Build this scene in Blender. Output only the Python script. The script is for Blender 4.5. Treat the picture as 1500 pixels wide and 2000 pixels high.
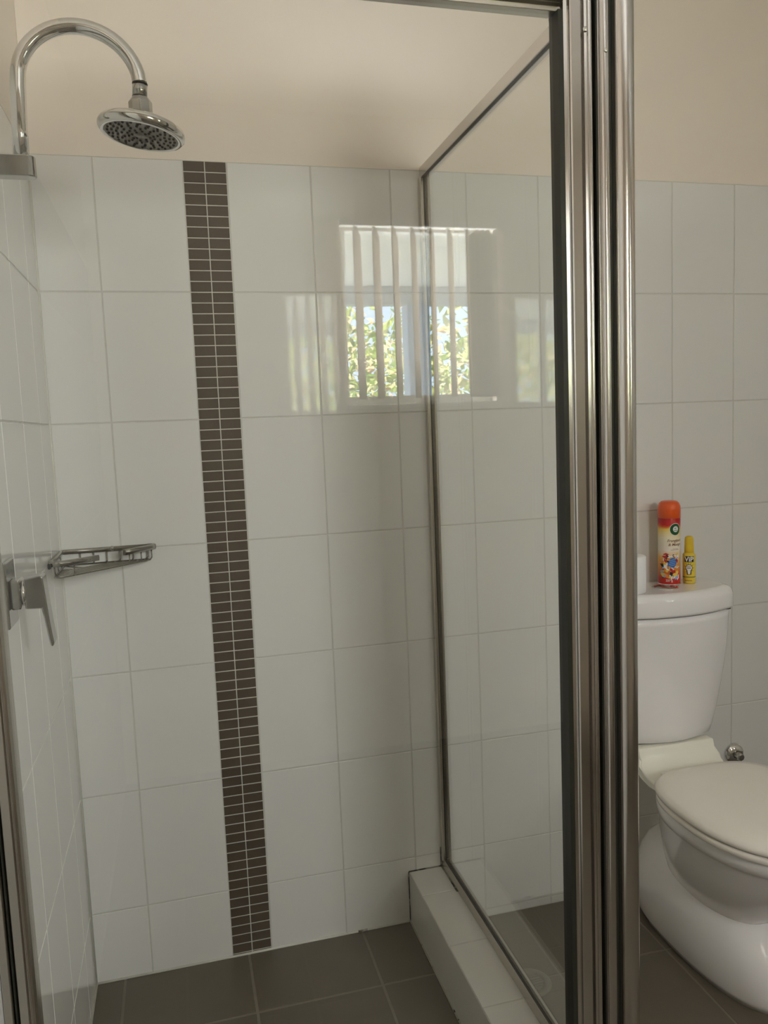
import bpy, bmesh, math, random
from mathutils import Vector, Matrix
random.seed(7)
PI = math.pi
S = bpy.context.scene
for _o in list(bpy.data.objects):
    bpy.data.objects.remove(_o)
C = S.collection

# ------------------------------------------------------------------ camera
cam = bpy.data.cameras.new('camera')
cam.sensor_fit = 'AUTO'; cam.sensor_width = 36.0
cam.lens = 1552.44 / 2000 * 36.0
cam.clip_start = 0.02; cam.clip_end = 200
co = bpy.data.objects.new('camera', cam); C.objects.link(co)
r = Vector((0.96648359, -0.25363145, -0.03975628))
u = Vector((0.06499939, 0.09193401, 0.99364139))
f = Vector((0.24836375, 0.96292222, -0.1053386))
M = Matrix((r, u, -f)).transposed().to_4x4()
M.translation = Vector((0.27991, -1.99515, 1.35900))
co.matrix_world = M
S.camera = co

# ------------------------------------------------------------------ world, sun, daylight, exposure
world = bpy.data.worlds.new('world'); S.world = world; world.use_nodes = True
wn = world.node_tree.nodes; wl = world.node_tree.links
wn['Background'].inputs[0].default_value = (0.62, 0.78, 1.0, 1)
wn['Background'].inputs[1].default_value = 12.0

def sun(name, energy, color, direction, angle=0.01):
    l = bpy.data.lights.new(name, 'SUN'); l.energy = energy; l.color = color; l.angle = angle
    o = bpy.data.objects.new(name, l); C.objects.link(o)
    o.rotation_euler = Vector(direction).to_track_quat('-Z', 'Y').to_euler()
    return o
sun('sun', 95.0, (1.0, 0.93, 0.80), (0.35, -0.62, -0.70))

WIN_Y = -2.96
def daylight(name, x0, x1, z0, z1, energy, color):
    l = bpy.data.lights.new(name, 'AREA'); l.shape = 'RECTANGLE'
    l.size = x1 - x0; l.size_y = z1 - z0; l.energy = energy; l.color = color
    o = bpy.data.objects.new(name, l); C.objects.link(o)
    o.location = ((x0 + x1) / 2, WIN_Y - 0.10, (z0 + z1) / 2)
    o.rotation_euler = Vector((0, 1, 0)).to_track_quat('-Z', 'Z').to_euler()
    o.visible_glossy = False
    return o
daylight('daylight_blinds_window', 1.02, 1.62, 1.50, 2.18, 68.0, (0.94, 0.95, 1.0))

daylight('daylight_clear_window', 2.55, 2.93, 1.50, 2.18, 12.5, (0.92, 0.95, 1.0))

S.view_settings.view_transform = 'Standard'
S.view_settings.look = 'None'
S.view_settings.gamma = 1.0
S.view_settings.use_curve_mapping = False
S.view_settings.exposure = 0.0
S.cycles.max_bounces = 14
S.cycles.diffuse_bounces = 6
S.cycles.glossy_bounces = 6
S.cycles.transparent_max_bounces = 16
S.cycles.sample_clamp_indirect = 6.0
S.cycles.use_denoising = True

# ------------------------------------------------------------------ materials
def new_mat(name):
    m = bpy.data.materials.new(name); m.use_nodes = True
    return m, m.node_tree.nodes, m.node_tree.links, m.node_tree.nodes['Principled BSDF']
def mat(name, col, rough=0.5, metal=0.0, noise=0.0, nscale=8.0, bump=0.0, bscale=60.0, spec=None, coat=0.0, rvar=0.0):
    m, n, l, b = new_mat(name)
    b.inputs['Base Color'].default_value = (*col, 1)
    b.inputs['Roughness'].default_value = rough
    b.inputs['Metallic'].default_value = metal
    if spec is not None: b.inputs['Specular IOR Level'].default_value = spec
    if coat: b.inputs['Coat Weight'].default_value = coat; b.inputs['Coat Roughness'].default_value = 0.05
    tc = n.new('ShaderNodeTexCoord')
    if noise > 0 or rvar > 0:
        t = n.new('ShaderNodeTexNoise'); t.inputs['Scale'].default_value = nscale; t.inputs['Detail'].default_value = 4
        l.new(tc.outputs['Object'], t.inputs['Vector'])
        if noise > 0:
            r_ = n.new('ShaderNodeMapRange'); r_.inputs[3].default_value = 1 - noise; r_.inputs[4].default_value = 1 + noise
            l.new(t.outputs['Fac'], r_.inputs[0])
            v = n.new('ShaderNodeVectorMath'); v.operation = 'SCALE'; v.inputs[0].default_value = col
            l.new(r_.outputs[0], v.inputs['Scale']); l.new(v.outputs[0], b.inputs['Base Color'])
        if rvar > 0:
            r2 = n.new('ShaderNodeMapRange'); r2.inputs[3].default_value = max(0, rough - rvar); r2.inputs[4].default_value = rough + rvar
            l.new(t.outputs['Fac'], r2.inputs[0]); l.new(r2.outputs[0], b.inputs['Roughness'])
    if bump > 0:
        t = n.new('ShaderNodeTexNoise'); t.inputs['Scale'].default_value = bscale; t.inputs['Detail'].default_value = 2
        l.new(tc.outputs['Object'], t.inputs['Vector'])
        bp = n.new('ShaderNodeBump'); bp.inputs['Strength'].default_value = 1.0; bp.inputs['Distance'].default_value = bump
        l.new(t.outputs['Fac'], bp.inputs['Height']); l.new(bp.outputs[0], b.inputs['Normal'])
    return m

MT = {}
MT['tile'] = mat('glazed_white_tile', (0.70, 0.680, 0.630), 0.008, noise=0.012, nscale=3, bump=0.000018, bscale=190)
MT['grout'] = mat('pale_grout', (0.57, 0.545, 0.485), 0.8, noise=0.10, nscale=30)
MT['mosaic'] = mat('brown_mosaic', (0.080, 0.060, 0.043), 0.42, noise=0.12, nscale=60)
MT['paint'] = mat('cream_paint', (0.77, 0.682, 0.578), 0.62, noise=0.02, nscale=4, bump=0.0002, bscale=180)
MT['ceiling'] = mat('ceiling_paint', (0.86, 0.83, 0.76), 0.8)
MT['floor'] = mat('brown_floor_tile', (0.115, 0.095, 0.068), 0.38, noise=0.10, nscale=14, bump=0.0001, bscale=200)
MT['fgrout'] = mat('floor_grout', (0.20, 0.175, 0.135), 0.8, noise=0.15, nscale=40)
MT['chrome'] = mat('chrome', (0.80, 0.79, 0.77), 0.06, 1.0, )
MT['alu'] = mat('bright_aluminium', (0.72, 0.70, 0.68), 0.17, 1.0)
MT['alu_dull'] = mat('dull_aluminium', (0.60, 0.57, 0.52), 0.26, 1.0)
MT['waste'] = mat('worn_waste_metal', (0.22, 0.20, 0.165), 0.45, 0.3)
MT['satin'] = mat('satin_chrome', (0.50, 0.50, 0.48), 0.20, 1.0, rvar=0.08, nscale=30)
MT['seal'] = mat('black_rubber', (0.018, 0.018, 0.012), 0.45)
MT['ceramic'] = mat('white_ceramic', (0.84, 0.81, 0.785), 0.07, coat=0.4)
MT['cream_plastic'] = mat('cream_plastic', (0.86, 0.84, 0.72), 0.18)
MT['seat'] = mat('ivory_seat_plastic', (0.87, 0.82, 0.73), 0.22)
MT['wire'] = mat('dulled_chrome_wire', (0.42, 0.41, 0.38), 0.18, 1.0)
MT['nozzle'] = mat('dark_rubber_nozzle', (0.02, 0.018, 0.015), 0.6)
MT['face'] = mat('grey_shower_face', (0.15, 0.15, 0.135), 0.28, 0.2)
MT['paper'] = mat('toilet_paper', (0.86, 0.85, 0.83), 0.95, bump=0.0006, bscale=70)
MT['card'] = mat('cardboard', (0.45, 0.34, 0.22), 0.9)
MT['blind'] = mat('blind_fabric', (0.62, 0.56, 0.49), 0.85, noise=0.08, nscale=90)
_t = MT['blind'].node_tree; _tl = _t.nodes.new('ShaderNodeBsdfTranslucent'); _tl.inputs[0].default_value = (0.55, 0.50, 0.43, 1)
_mx = _t.nodes.new('ShaderNodeMixShader'); _mx.inputs[0].default_value = 0.22
_t.links.new(_t.nodes['Principled BSDF'].outputs[0], _mx.inputs[1]); _t.links.new(_tl.outputs[0], _mx.inputs[2]); _t.links.new(_mx.outputs[0], _t.nodes['Material Output'].inputs[0])
MT['blind_white'] = mat('blind_plastic', (0.78, 0.78, 0.74), 0.4)
MT['winframe'] = mat('window_frame_paint', (0.42, 0.42, 0.40), 0.4)
MT['soffit'] = mat('soffit_paint', (0.90, 0.89, 0.87), 0.8, noise=0.03, nscale=3)
MT['beam'] = mat('grey_beam_paint', (0.45, 0.47, 0.50), 0.6)
MT['column'] = mat('blue_grey_column', (0.36, 0.42, 0.52), 0.7, noise=0.2, nscale=40)
MT['paving'] = mat('pale_paving', (0.80, 0.78, 0.74), 0.8, noise=0.1, nscale=6)

def glass_mat(name, tint):
    m = bpy.data.materials.new(name); m.use_nodes = True
    n = m.node_tree.nodes; l = m.node_tree.links; n.clear()
    out = n.new('ShaderNodeOutputMaterial'); mx = n.new('ShaderNodeMixShader')
    tr = n.new('ShaderNodeBsdfTransparent'); tr.inputs[0].default_value = (*tint, 1)
    gl = n.new('ShaderNodeBsdfGlossy'); gl.inputs['Roughness'].default_value = 0.0; gl.inputs['Color'].default_value = (1, 1, 1, 1)
    fr = n.new('ShaderNodeFresnel'); geo = n.new('ShaderNodeNewGeometry')
    mr = n.new('ShaderNodeMapRange'); mr.inputs[3].default_value = 1.52; mr.inputs[4].default_value = 1 / 1.52
    l.new(geo.outputs['Backfacing'], mr.inputs[0]); l.new(mr.outputs[0], fr.inputs['IOR'])
    l.new(fr.outputs[0], mx.inputs[0]); l.new(tr.outputs[0], mx.inputs[1]); l.new(gl.outputs[0], mx.inputs[2])
    l.new(mx.outputs[0], out.inputs[0])
    return m
MT['glass'] = glass_mat('clear_glass', (0.985, 0.992, 0.985))
MT['winglass'] = glass_mat('window_glass', (0.99, 0.995, 0.99))

def seal_mat():
    m, n, l, b = new_mat('silicone_with_mould')
    tc = n.new('ShaderNodeTexCoord'); t = n.new('ShaderNodeTexNoise'); t.inputs['Scale'].default_value = 38; t.inputs['Detail'].default_value = 5
    l.new(tc.outputs['Object'], t.inputs['Vector'])
    cr = n.new('ShaderNodeValToRGB'); cr.color_ramp.elements[0].position = 0.46; cr.color_ramp.elements[0].color = (0.018, 0.014, 0.01, 1)
    cr.color_ramp.elements[1].position = 0.58; cr.color_ramp.elements[1].color = (0.34, 0.32, 0.26, 1)
    l.new(t.outputs['Fac'], cr.inputs[0]); l.new(cr.outputs[0], b.inputs['Base Color'])
    b.inputs['Roughness'].default_value = 0.5
    return m
MT['mould'] = seal_mat()
MT['mould_light'] = MT['mould'].copy(); MT['mould_light'].name = 'silicone_with_spots'
_c = MT['mould_light'].node_tree.nodes['Color Ramp'].color_ramp.elements; _c[0].position = 0.36; _c[1].position = 0.40
MT['silicone'] = mat('white_silicone', (0.62, 0.60, 0.52), 0.45, noise=0.15, nscale=20)

def leaf_mat():
    m, n, l, b = new_mat('sunlit_leaves')
    oi = n.new('ShaderNodeNewGeometry')
    cr = n.new('ShaderNodeValToRGB')
    e = cr.color_ramp.elements
    e[0].position = 0; e[0].color = (0.10, 0.20, 0.03, 1)
    e[1].position = 1; e[1].color = (0.70, 0.45, 0.30, 1)
    for p_, c_ in ((0.35, (0.30, 0.38, 0.10)), (0.6, (0.58, 0.58, 0.26)), (0.8, (0.80, 0.74, 0.50))):
        x = e.new(p_); x.color = (*c_, 1)
    l.new(oi.outputs['Random Per Island'], cr.inputs[0]); l.new(cr.outputs[0], b.inputs['Base Color'])
    b.inputs['Roughness'].default_value = 0.5
    tl = n.new('ShaderNodeBsdfTranslucent'); l.new(cr.outputs[0], tl.inputs[0])
    mx = n.new('ShaderNodeMixShader'); mx.inputs[0].default_value = 0.35
    out = n['Material Output']; l.new(b.outputs[0], mx.inputs[1]); l.new(tl.outputs[0], mx.inputs[2]); l.new(mx.outputs[0], out.inputs[0])
    return m
MT['leaf'] = leaf_mat()

# ------------------------------------------------------------------ mesh helpers
def link(name, bm, mats, parent=None, smooth=False, label=None, bevel=0.0, bseg=2, subsurf=0, wn_=False):
    me = bpy.data.meshes.new(name); bm.normal_update(); bm.to_mesh(me); bm.free()
    if not isinstance(mats, (list, tuple)): mats = [mats]
    for m in mats: me.materials.append(m)
    if smooth:
        for p in me.polygons: p.use_smooth = True
    o = bpy.data.objects.new(name, me); C.objects.link(o)
    if parent is not None: o.parent = parent
    if label: o['label'] = label
    if bevel:
        b = o.modifiers.new('bevel', 'BEVEL'); b.width = bevel; b.segments = bseg; b.limit_method = 'ANGLE'; b.angle_limit = math.radians(35)
        b.harden_normals = False
    if subsurf:
        s = o.modifiers.new('sub', 'SUBSURF'); s.levels = subsurf; s.render_levels = subsurf
    return o
def tag(o, label, cat, group=None, kind=None):
    if label: o['label'] = label
    if cat: o['category'] = cat
    if group: o['group'] = group
    if kind: o['kind'] = kind
    return o
def struct(o, label=None):
    o['kind'] = 'structure'
    if label: o['label'] = label
    return o
def empty(name, label, cat, loc, group=None):
    o = bpy.data.objects.new(name, None); C.objects.link(o); o.empty_display_size = 0.1
    o.location = loc
    return tag(o, label, cat, group)
def child(o, parent):
    o.parent = parent; o.matrix_parent_inverse = Matrix.Translation(-Vector(parent.location)) if parent.type == 'EMPTY' else Matrix()
    return o
def part(name, bm, mats, parent, **k):
    """part built in world coordinates, hung under a thing (an unrotated Empty) or another part"""
    o = link(name, bm, mats, None, **k)
    o.parent = parent
    root = parent
    while root.parent is not None: root = root.parent
    if parent is root:
        o.matrix_parent_inverse = Matrix.Translation(-Vector(root.location))
    return o

def box(bm, x0, x1, y0, y1, z0, z1, mi=0):
    vs = [bm.verts.new(c) for c in ((x0, y0, z0), (x1, y0, z0), (x1, y1, z0), (x0, y1, z0), (x0, y0, z1), (x1, y0, z1), (x1, y1, z1), (x0, y1, z1))]
    for q in ((0, 3, 2, 1), (4, 5, 6, 7), (0, 1, 5, 4), (1, 2, 6, 5), (2, 3, 7, 6), (3, 0, 4, 7)):
        fc = bm.faces.new([vs[i] for i in q]); fc.material_index = mi
    return vs
def boxbm(*a):
    bm = bmesh.new(); box(bm, *a); return bm
def prism(pts, axis, a0, a1, bm=None, mi=0):
    """pts: 2-D outline (ccw) in the plane across axis; axis 'z': pts=(x,y); 'x': pts=(y,z); 'y': pts=(x,z)"""
    bm = bm or bmesh.new()
    def P(p, a):
        return {'z': (p[0], p[1], a), 'x': (a, p[0], p[1]), 'y': (p[0], a, p[1])}[axis]
    A = [bm.verts.new(P(p, a0)) for p in pts]; B = [bm.verts.new(P(p, a1)) for p in pts]
    n = len(pts); fs = []
    for i in range(n):
        fs.append(bm.faces.new((A[i], A[(i + 1) % n], B[(i + 1) % n], B[i])))
    fs.append(bm.faces.new(A[::-1])); fs.append(bm.faces.new(B))
    for q in fs: q.material_index = mi
    bmesh.ops.recalc_face_normals(bm, faces=bm.faces)
    return bm
def tube(bm, path, rad, seg=16, cap=True, mi=0):
    path = [Vector(p) for p in path]; n = len(path)
    rads = rad if isinstance(rad, (list, tuple)) else [rad] * n
    T = []
    for i in range(n):
        a = path[max(i - 1, 0)]; b = path[min(i + 1, n - 1)]
        T.append((b - a).normalized())
    ref = Vector((0, 0, 1)) if abs(T[0].z) < 0.9 else Vector((1, 0, 0))
    N = (ref - T[0] * ref.dot(T[0])).normalized()
    rings = []
    for i in range(n):
        N = (N - T[i] * N.dot(T[i])).normalized(); B = T[i].cross(N)
        rings.append([bm.verts.new(path[i] + (N * math.cos(2 * PI * k / seg) + B * math.sin(2 * PI * k / seg)) * rads[i]) for k in range(seg)])
    for i in range(n - 1):
        for k in range(seg):
            fc = bm.faces.new((rings[i][k], rings[i][(k + 1) % seg], rings[i + 1][(k + 1) % seg], rings[i + 1][k])); fc.smooth = True; fc.material_index = mi
    if cap:
        bm.faces.new(rings[0][::-1]).material_index = mi; bm.faces.new(rings[-1]).material_index = mi
    return bm
def lathe(bm, prof, center, seg=32, axis='z', mi=0, smooth=True, M_=None):
    """prof: list of (radius, height)"""
    rings = []
    for rr, h in prof:
        ring = []
        for k in range(seg):
            a = 2 * PI * k / seg
            v = Vector((rr * math.cos(a), rr * math.sin(a), h))
            if axis == 'x': v = Vector((h, rr * math.cos(a), rr * math.sin(a)))
            if axis == 'y': v = Vector((rr * math.cos(a), h, -rr * math.sin(a)))
            if M_ is not None: v = M_ @ v
            ring.append(bm.verts.new(v + Vector(center)))
        rings.append(ring)
    for i in range(len(rings) - 1):
        for k in range(seg):
            fc = bm.faces.new((rings[i][k], rings[i][(k + 1) % seg], rings[i + 1][(k + 1) % seg], rings[i + 1][k])); fc.smooth = smooth; fc.material_index = mi
    if prof[0][0] > 1e-5: bm.faces.new(rings[0][::-1]).material_index = mi
    if prof[-1][0] > 1e-5: bm.faces.new(rings[-1]).material_index = mi
    bmesh.ops.remove_doubles(bm, verts=bm.verts, dist=1e-6)
    return bm
def loft(bm, rings, cap=True, mi=0, smooth=True):
    R_ = [[bm.verts.new(p) for p in ring] for ring in rings]
    n = len(R_[0])
    for i in range(len(R_) - 1):
        for k in range(n):
            fc = bm.faces.new((R_[i][k], R_[i][(k + 1) % n], R_[i + 1][(k + 1) % n], R_[i + 1][k])); fc.smooth = smooth; fc.material_index = mi
    if cap:
        a = bm.faces.new(R_[0][::-1]); b = bm.faces.new(R_[-1]); a.smooth = b.smooth = False
        a.material_index = b.material_index = mi
    bmesh.ops.recalc_face_normals(bm, faces=bm.faces)
    return bm

# tiled surface: real tiles standing 1.2 mm proud of the grout bed, every tile set slightly out of true
def tiled(bm, O, U, V, N, us, vs, gap=0.003, h=0.0012, mi_tile=0, mi_grout=1, tilt=0.0010, edge=0.0012, special=None):
    O = Vector(O); U = Vector(U); V = Vector(V); N = Vector(N)
    def P(a, b, c=0): return O + U * a + V * b + N * c
    q = [bm.verts.new(P(a, b, -h)) for a, b in ((us[0], vs[0]), (us[-1], vs[0]), (us[-1], vs[-1]), (us[0], vs[-1]))]
    fc = bm.faces.new(q); fc.material_index = mi_grout
    if fc.normal.length == 0: fc.normal_update()
    if fc.normal.dot(N) < 0: fc.normal_flip()
    for i in range(len(us) - 1):
        for j in range(len(vs) - 1):
            cells = [(us[i], us[i + 1], vs[j], vs[j + 1], mi_tile, gap)]
            if special and special(i, j): cells = special(i, j)
            for a0, a1, b0, b1, mi, g in cells:
                lo, hi = sorted((a0, a1)); lo2, hi2 = sorted((b0, b1)); g2 = g / 2
                if hi - lo < 0.006 or hi2 - lo2 < 0.006: continue
                ta = random.uniform(-tilt, tilt); tb = random.uniform(-tilt, tilt)
                ca = (lo + hi) / 2; cb = (lo2 + hi2) / 2
                base = [(lo + g2, lo2 + g2), (hi - g2, lo2 + g2), (hi - g2, hi2 - g2), (lo + g2, hi2 - g2)]
                top = [(lo + g2 + edge, lo2 + g2 + edge), (hi - g2 - edge, lo2 + g2 + edge), (hi - g2 - edge, hi2 - g2 - edge), (lo + g2 + edge, hi2 - g2 - edge)]
                mid = [((a * 0.7 + c * 0.3), (b * 0.7 + d * 0.3)) for (a, b), (c, d) in zip(base, top)]
                B = [bm.verts.new(P(a, b, -h)) for a, b in base]
                Md = [bm.verts.new(P(a, b, -h * 0.35 + (a - ca) * ta + (b - cb) * tb)) for a, b in mid]
                T = [bm.verts.new(P(a, b, (a - ca) * ta + (b - cb) * tb)) for a, b in top]
                fs = [bm.faces.new(T)]
                for k in range(4):
                    fs.append(bm.faces.new((B[k], B[(k + 1) % 4], Md[(k + 1) % 4], Md[k])))
                    fs.append(bm.faces.new((Md[k], Md[(k + 1) % 4], T[(k + 1) % 4], T[k])))
                flip = U.cross(V).dot(N) < 0
                for q_ in fs:
                    q_.material_index = mi
                    if flip: q_.normal_flip()
    return bm

# ------------------------------------------------------------------ the room
ZT = 2.003                       # top of the tiling
ZO = -0.033                      # bathroom floor outside the shower
RH = 0.30336
rows = [ZT - k * RH for k in range(7)]
XR, YF, ZC = 3.75, WIN_Y, 2.62
xs = [0.0, 0.137, 0.339, 0.4403] + [0.6423 + 0.202 * k for k in range(16)] + [XR]
xs = [x for x in xs if x < XR - 0.02] + [XR]
rows_b = rows + [-0.010, ZO]
def wallspec(i, j):
    if i != 2: return None
    out = []
    z1, z0 = rows_b[j], rows_b[j + 1]
    if z1 < 0.02: return [(xs[2], xs[3], z0, z1, 0, 0.003)]
    k = 0
    step = RH / 12
    top = z1
    while top > z0 + 0.004:
        bot = max(z0, top - step)
        xm = (xs[2] + xs[3]) / 2
        out.append((xs[2], xm, bot, top, 2, 0.0022)); out.append((xm, xs[3], bot, top, 2, 0.0022))
        top = bot
    return out
bm = bmesh.new()
tiled(bm, (0, 0, 0), (1, 0, 0), (0, 0, 1), (0, -1, 0), xs, rows_b, special=wallspec)
box(bm, 0, XR, 0.0005, 0.12, ZT, ZC, 3)
box(bm, 0, XR, 0.0045, 0.12, ZO - 0.05, ZT, 3)
struct(link('wall_back', bm, [MT['tile'], MT['grout'], MT['mosaic'], MT['paint']]), 'white tiled back wall with a brown mosaic strip and cream paint above')

ys = [0.0, 0.128] + [0.128 + 0.202 * k for k in range(1, 15)]
ys = [-y for y in ys if y < -YF - 0.02] + [YF]
bm = bmesh.new()
tiled(bm, (0, 0, 0), (0, 1, 0), (0, 0, 1), (1, 0, 0), ys, rows_b, tilt=0.0007)
box(bm, -0.12, -0.0005, YF, 0.12, ZT, ZC, 2)
box(bm, -0.12, -0.0045, YF, 0.12, ZO - 0.05, ZT, 2)
struct(link('wall_left', bm, [MT['tile'], MT['grout'], MT['paint']]), 'white tiled wall carrying the shower arm and mixer')

bm = bmesh.new()
tiled(bm, (XR, 0, 0), (0, 1, 0), (0, 0, 1), (-1, 0, 0), ys, rows_b)
box(bm, XR + 0.0005, XR + 0.12, YF, 0.12, ZT, ZC, 2)
box(bm, XR + 0.0045, XR + 0.12, YF, 0.12, ZO - 0.05, ZT, 2)
struct(link('wall_right', bm, [MT['tile'], MT['grout'], MT['paint']]), 'white tiled far right wall')

# front wall (behind the camera) with two window openings
WA = (0.985, 1.650, 1.455, 2.200)
WB = (2.515, 2.960, 1.455, 2.200)
bm = bmesh.new()
t = 0.16
for x0, x1 in ((-0.12, WA[0]), (WA[1], WB[0]), (WB[1], XR + 0.12)):
    box(bm, x0, x1, YF - t, YF, ZO - 0.05, ZC)
for W in (WA, WB):
    box(bm, W[0], W[1], YF - t, YF, ZO - 0.05, W[2]); box(bm, W[0], W[1], YF - t, YF, W[3], ZC)
struct(link('wall_front', bm, MT['paint']), 'cream wall behind the camera holding the two windows')
bm = bmesh.new(); box(bm, -0.12, XR + 0.12, YF - t, 0.12, ZC, ZC + 0.1)
struct(link('ceiling', bm, MT['ceiling']))

# floors
bm = bmesh.new()
fx = [0.95] + [1.44 + 0.305 * k for k in range(-1, 8)]
fx = [x for x in fx if x < XR - 0.02] + [XR]
fx = sorted(set([0.0, 0.22, 0.525, 0.83] + fx[1:]))
fy = [0.0] + [-(0.276 + 0.305 * k) for k in range(0, 9)]
fy = [y for y in fy if y > YF + 0.02] + [YF]
tiled(bm, (0, 0, ZO), (1, 0, 0), (0, 1, 0), (0, 0, 1), fx, fy, gap=0.005, tilt=0.0004)
box(bm, -0.12, XR + 0.12, YF - t, 0.12, ZO - 0.06, ZO - 0.003, 1)
struct(link('floor', bm, [MT['floor'], MT['fgrout']]), 'brown tiled bathroom floor')
bm = bmesh.new()
sx = [0.0, 0.071, 0.381, 0.687, 0.824]
sy = [0.0, -0.222, -0.527, -0.785]
tiled(bm, (0, 0, 0), (1, 0, 0), (0, 1, 0), (0, 0, 1), sx, sy, gap=0.006, tilt=0.0006)
struct(link('floor', bm, [MT['floor'], MT['fgrout']]), 'brown tiled shower floor inside the hob')

# shower hob (tiled kerb), side arm and front arm
HT = 0.144
XH0, XH1 = 0.824, 0.955
bm = bmesh.new()
hy = [-0.001, -0.120, -0.331, -0.540, -0.747, -0.90]
box(bm, XH0 + 0.0018, XH1 - 0.0018, -0.898, -0.003, ZO, HT - 0.0018, 1)
tiled(bm, (0, 0, HT), (1, 0, 0), (0, 1, 0), (0, 0, 1), [XH0, XH1], hy, tilt=0.0006, gap=0.0025)
tiled(bm, (XH0, 0, 0), (0, 1, 0), (0, 0, 1), (-1, 0, 0), [-0.001, -0.60, -0.775], [0.001, HT], tilt=0.0006, gap=0.0022)
tiled(bm, (XH1, 0, 0), (0, 1, 0), (0, 0, 1), (1, 0, 0), hy, [ZO, HT], tilt=0.0006, gap=0.0025)
box(bm, 0.001, XH0, -0.898, -0.777, ZO, HT - 0.0018, 1)
tiled(bm, (0, 0, HT), (1, 0, 0), (0, 1, 0), (0, 0, 1), [0.002, 0.137, 0.339, 0.541, 0.743, XH0], [-0.775, -0.90], tilt=0.0006)
tiled(bm, (0, -0.90, 0), (1, 0, 0), (0, 0, 1), (0, -1, 0), [0.002, 0.137, 0.339, 0.541, 0.743, XH1], [ZO, HT], tilt=0.0006)
tiled(bm, (0, -0.775, 0), (1, 0, 0), (0, 0, 1), (0, 1, 0), [0.002, 0.137, 0.339, 0.541, 0.743, XH0], [0.001, HT], tilt=0.0006)
hob = link('shower_hob', bm, [MT['tile'], MT['grout']])
tag(hob, 'low white tiled kerb running along the bottom edge of the shower', 'kerb')

# sealant beads
bm = bmesh.new()
tube(bm, [(0.137 * 0 + 0.004, -0.0015, 0.001), (XH0 - 0.004, -0.0015, 0.001)], 0.0035, 6)
tube(bm, [(0.002, -0.004, 0.001), (0.002, -0.77, 0.001)], 0.0035, 6)
tube(bm, [(0.0006, -0.0006, 0.0), (0.0006, -0.0006, ZT)], 0.0036, 6)
struct(link('trim_1', bm, MT['silicone']), 'pale sealant line between shower wall and floor')
bm = bmesh.new()
def wob(a, b, n=26, r0=0.0028):
    a = Vector(a); b = Vector(b); p = []; rr = []
    for i in range(n + 1):
        p.append(a.lerp(b, i / n)); rr.append(r0 * random.uniform(0.8, 1.15))
    return p, rr
for a, b in (((XH0, -0.001, HT + 0.0005), (0.921, -0.001, HT + 0.0005)), ((XH0, -0.0012, 0.002), (XH0, -0.0012, HT)),              ((0.918, -0.001, HT), (0.918, -0.001, 0.20)), ((0.918, -0.002, HT + 0.001), (0.918, -0.13, HT + 0.001))):
    p, rr = wob(a, b, 60, 0.0022); tube(bm, p, rr, 6)
p, rr = wob((0.675, -0.004, 0.003), (0.70, -0.004, 0.003), 6, 0.003); tube(bm, p, rr, 6)
struct(link('trim_3', tube(bmesh.new(), [(XH0 - 0.0005, -0.002 - 0.0152 * k, 0.0008) for k in range(51)], 0.0030, 8), MT['mould_light']), 'pale sealant with black spots along the foot of the kerb')
struct(link('trim_2', bm, MT['mould']), 'sealant beads blackened with mould where the kerb meets wall and floor')

# floor waste in the shower
dx, dy = 1.050, -0.285
d = empty('floor_waste', 'round dull metal floor waste set in the brown floor beside the kerb', 'drain', (dx, dy, ZO))
bm = bmesh.new(); lathe(bm, [(0.033, 0.001), (0.033, 0.003), (0.050, 0.003), (0.052, 0.001), (0.052, 0.0)], (dx, dy, ZO), 36)
part('ring', bm, MT['waste'], d)
bm = bmesh.new()
for k in range(-3, 4):
    w_ = math.sqrt(0.033 ** 2 - (k * 0.0085) ** 2); box(bm, dx - w_, dx + w_, dy + k * 0.0085 - 0.002, dy + k * 0.0085 + 0.002, ZO + 0.0008, ZO + 0.0026)
part('grate', bm, MT['waste'], d)

# ------------------------------------------------------------------ windows
def window(idx, W, x_cam_side, label):
    x0, x1, z0, z1 = W; y1 = YF - 0.055; y0 = y1 - 0.05
    e = bpy.data.objects.new('window_%d' % idx, None); C.objects.link(e); e.location = ((x0 + x1) / 2, YF - 0.08, z0)
    struct(e, label)
    fw = 0.038
    bm = bmesh.new()
    box(bm, x0, x1, y0, y1, z0, z0 + fw); box(bm, x0, x1, y0, y1, z1 - fw * 0.6, z1)
    box(bm, x0, x0 + fw * 0.6, y0, y1, z0 + fw, z1 - fw * 0.6); box(bm, x1 - fw * 0.6, x1, y0, y1, z0 + fw, z1 - fw * 0.6)
    if idx == 2: box(bm, (x0 + x1) / 2 - 0.018, (x0 + x1) / 2 + 0.018, y0, y1, z0 + fw, z1 - fw * 0.6)
    part('window_frame', bm, MT['winframe'], e, bevel=0.002)
    bm = boxbm(x0 + fw * 0.5, x1 - fw * 0.5, (y0 + y1) / 2 - 0.003, (y0 + y1) / 2 + 0.003, z0 + fw * 0.8, z1 - fw * 0.5)
    part('pane', bm, MT['winglass'], e)
    bm = boxbm(x0 - 0.0, x1 + 0.0, YF - 0.055, YF + 0.012, z0 - 0.018, z0 + 0.002)
    part('window_sill', bm, MT['blind_white'], e, bevel=0.002)
window(1, WA, 0, 'window behind the camera, seen mirrored in the shower door glass')
window(2, WB, 0, 'wide clear window behind the camera and to its right')

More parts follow.
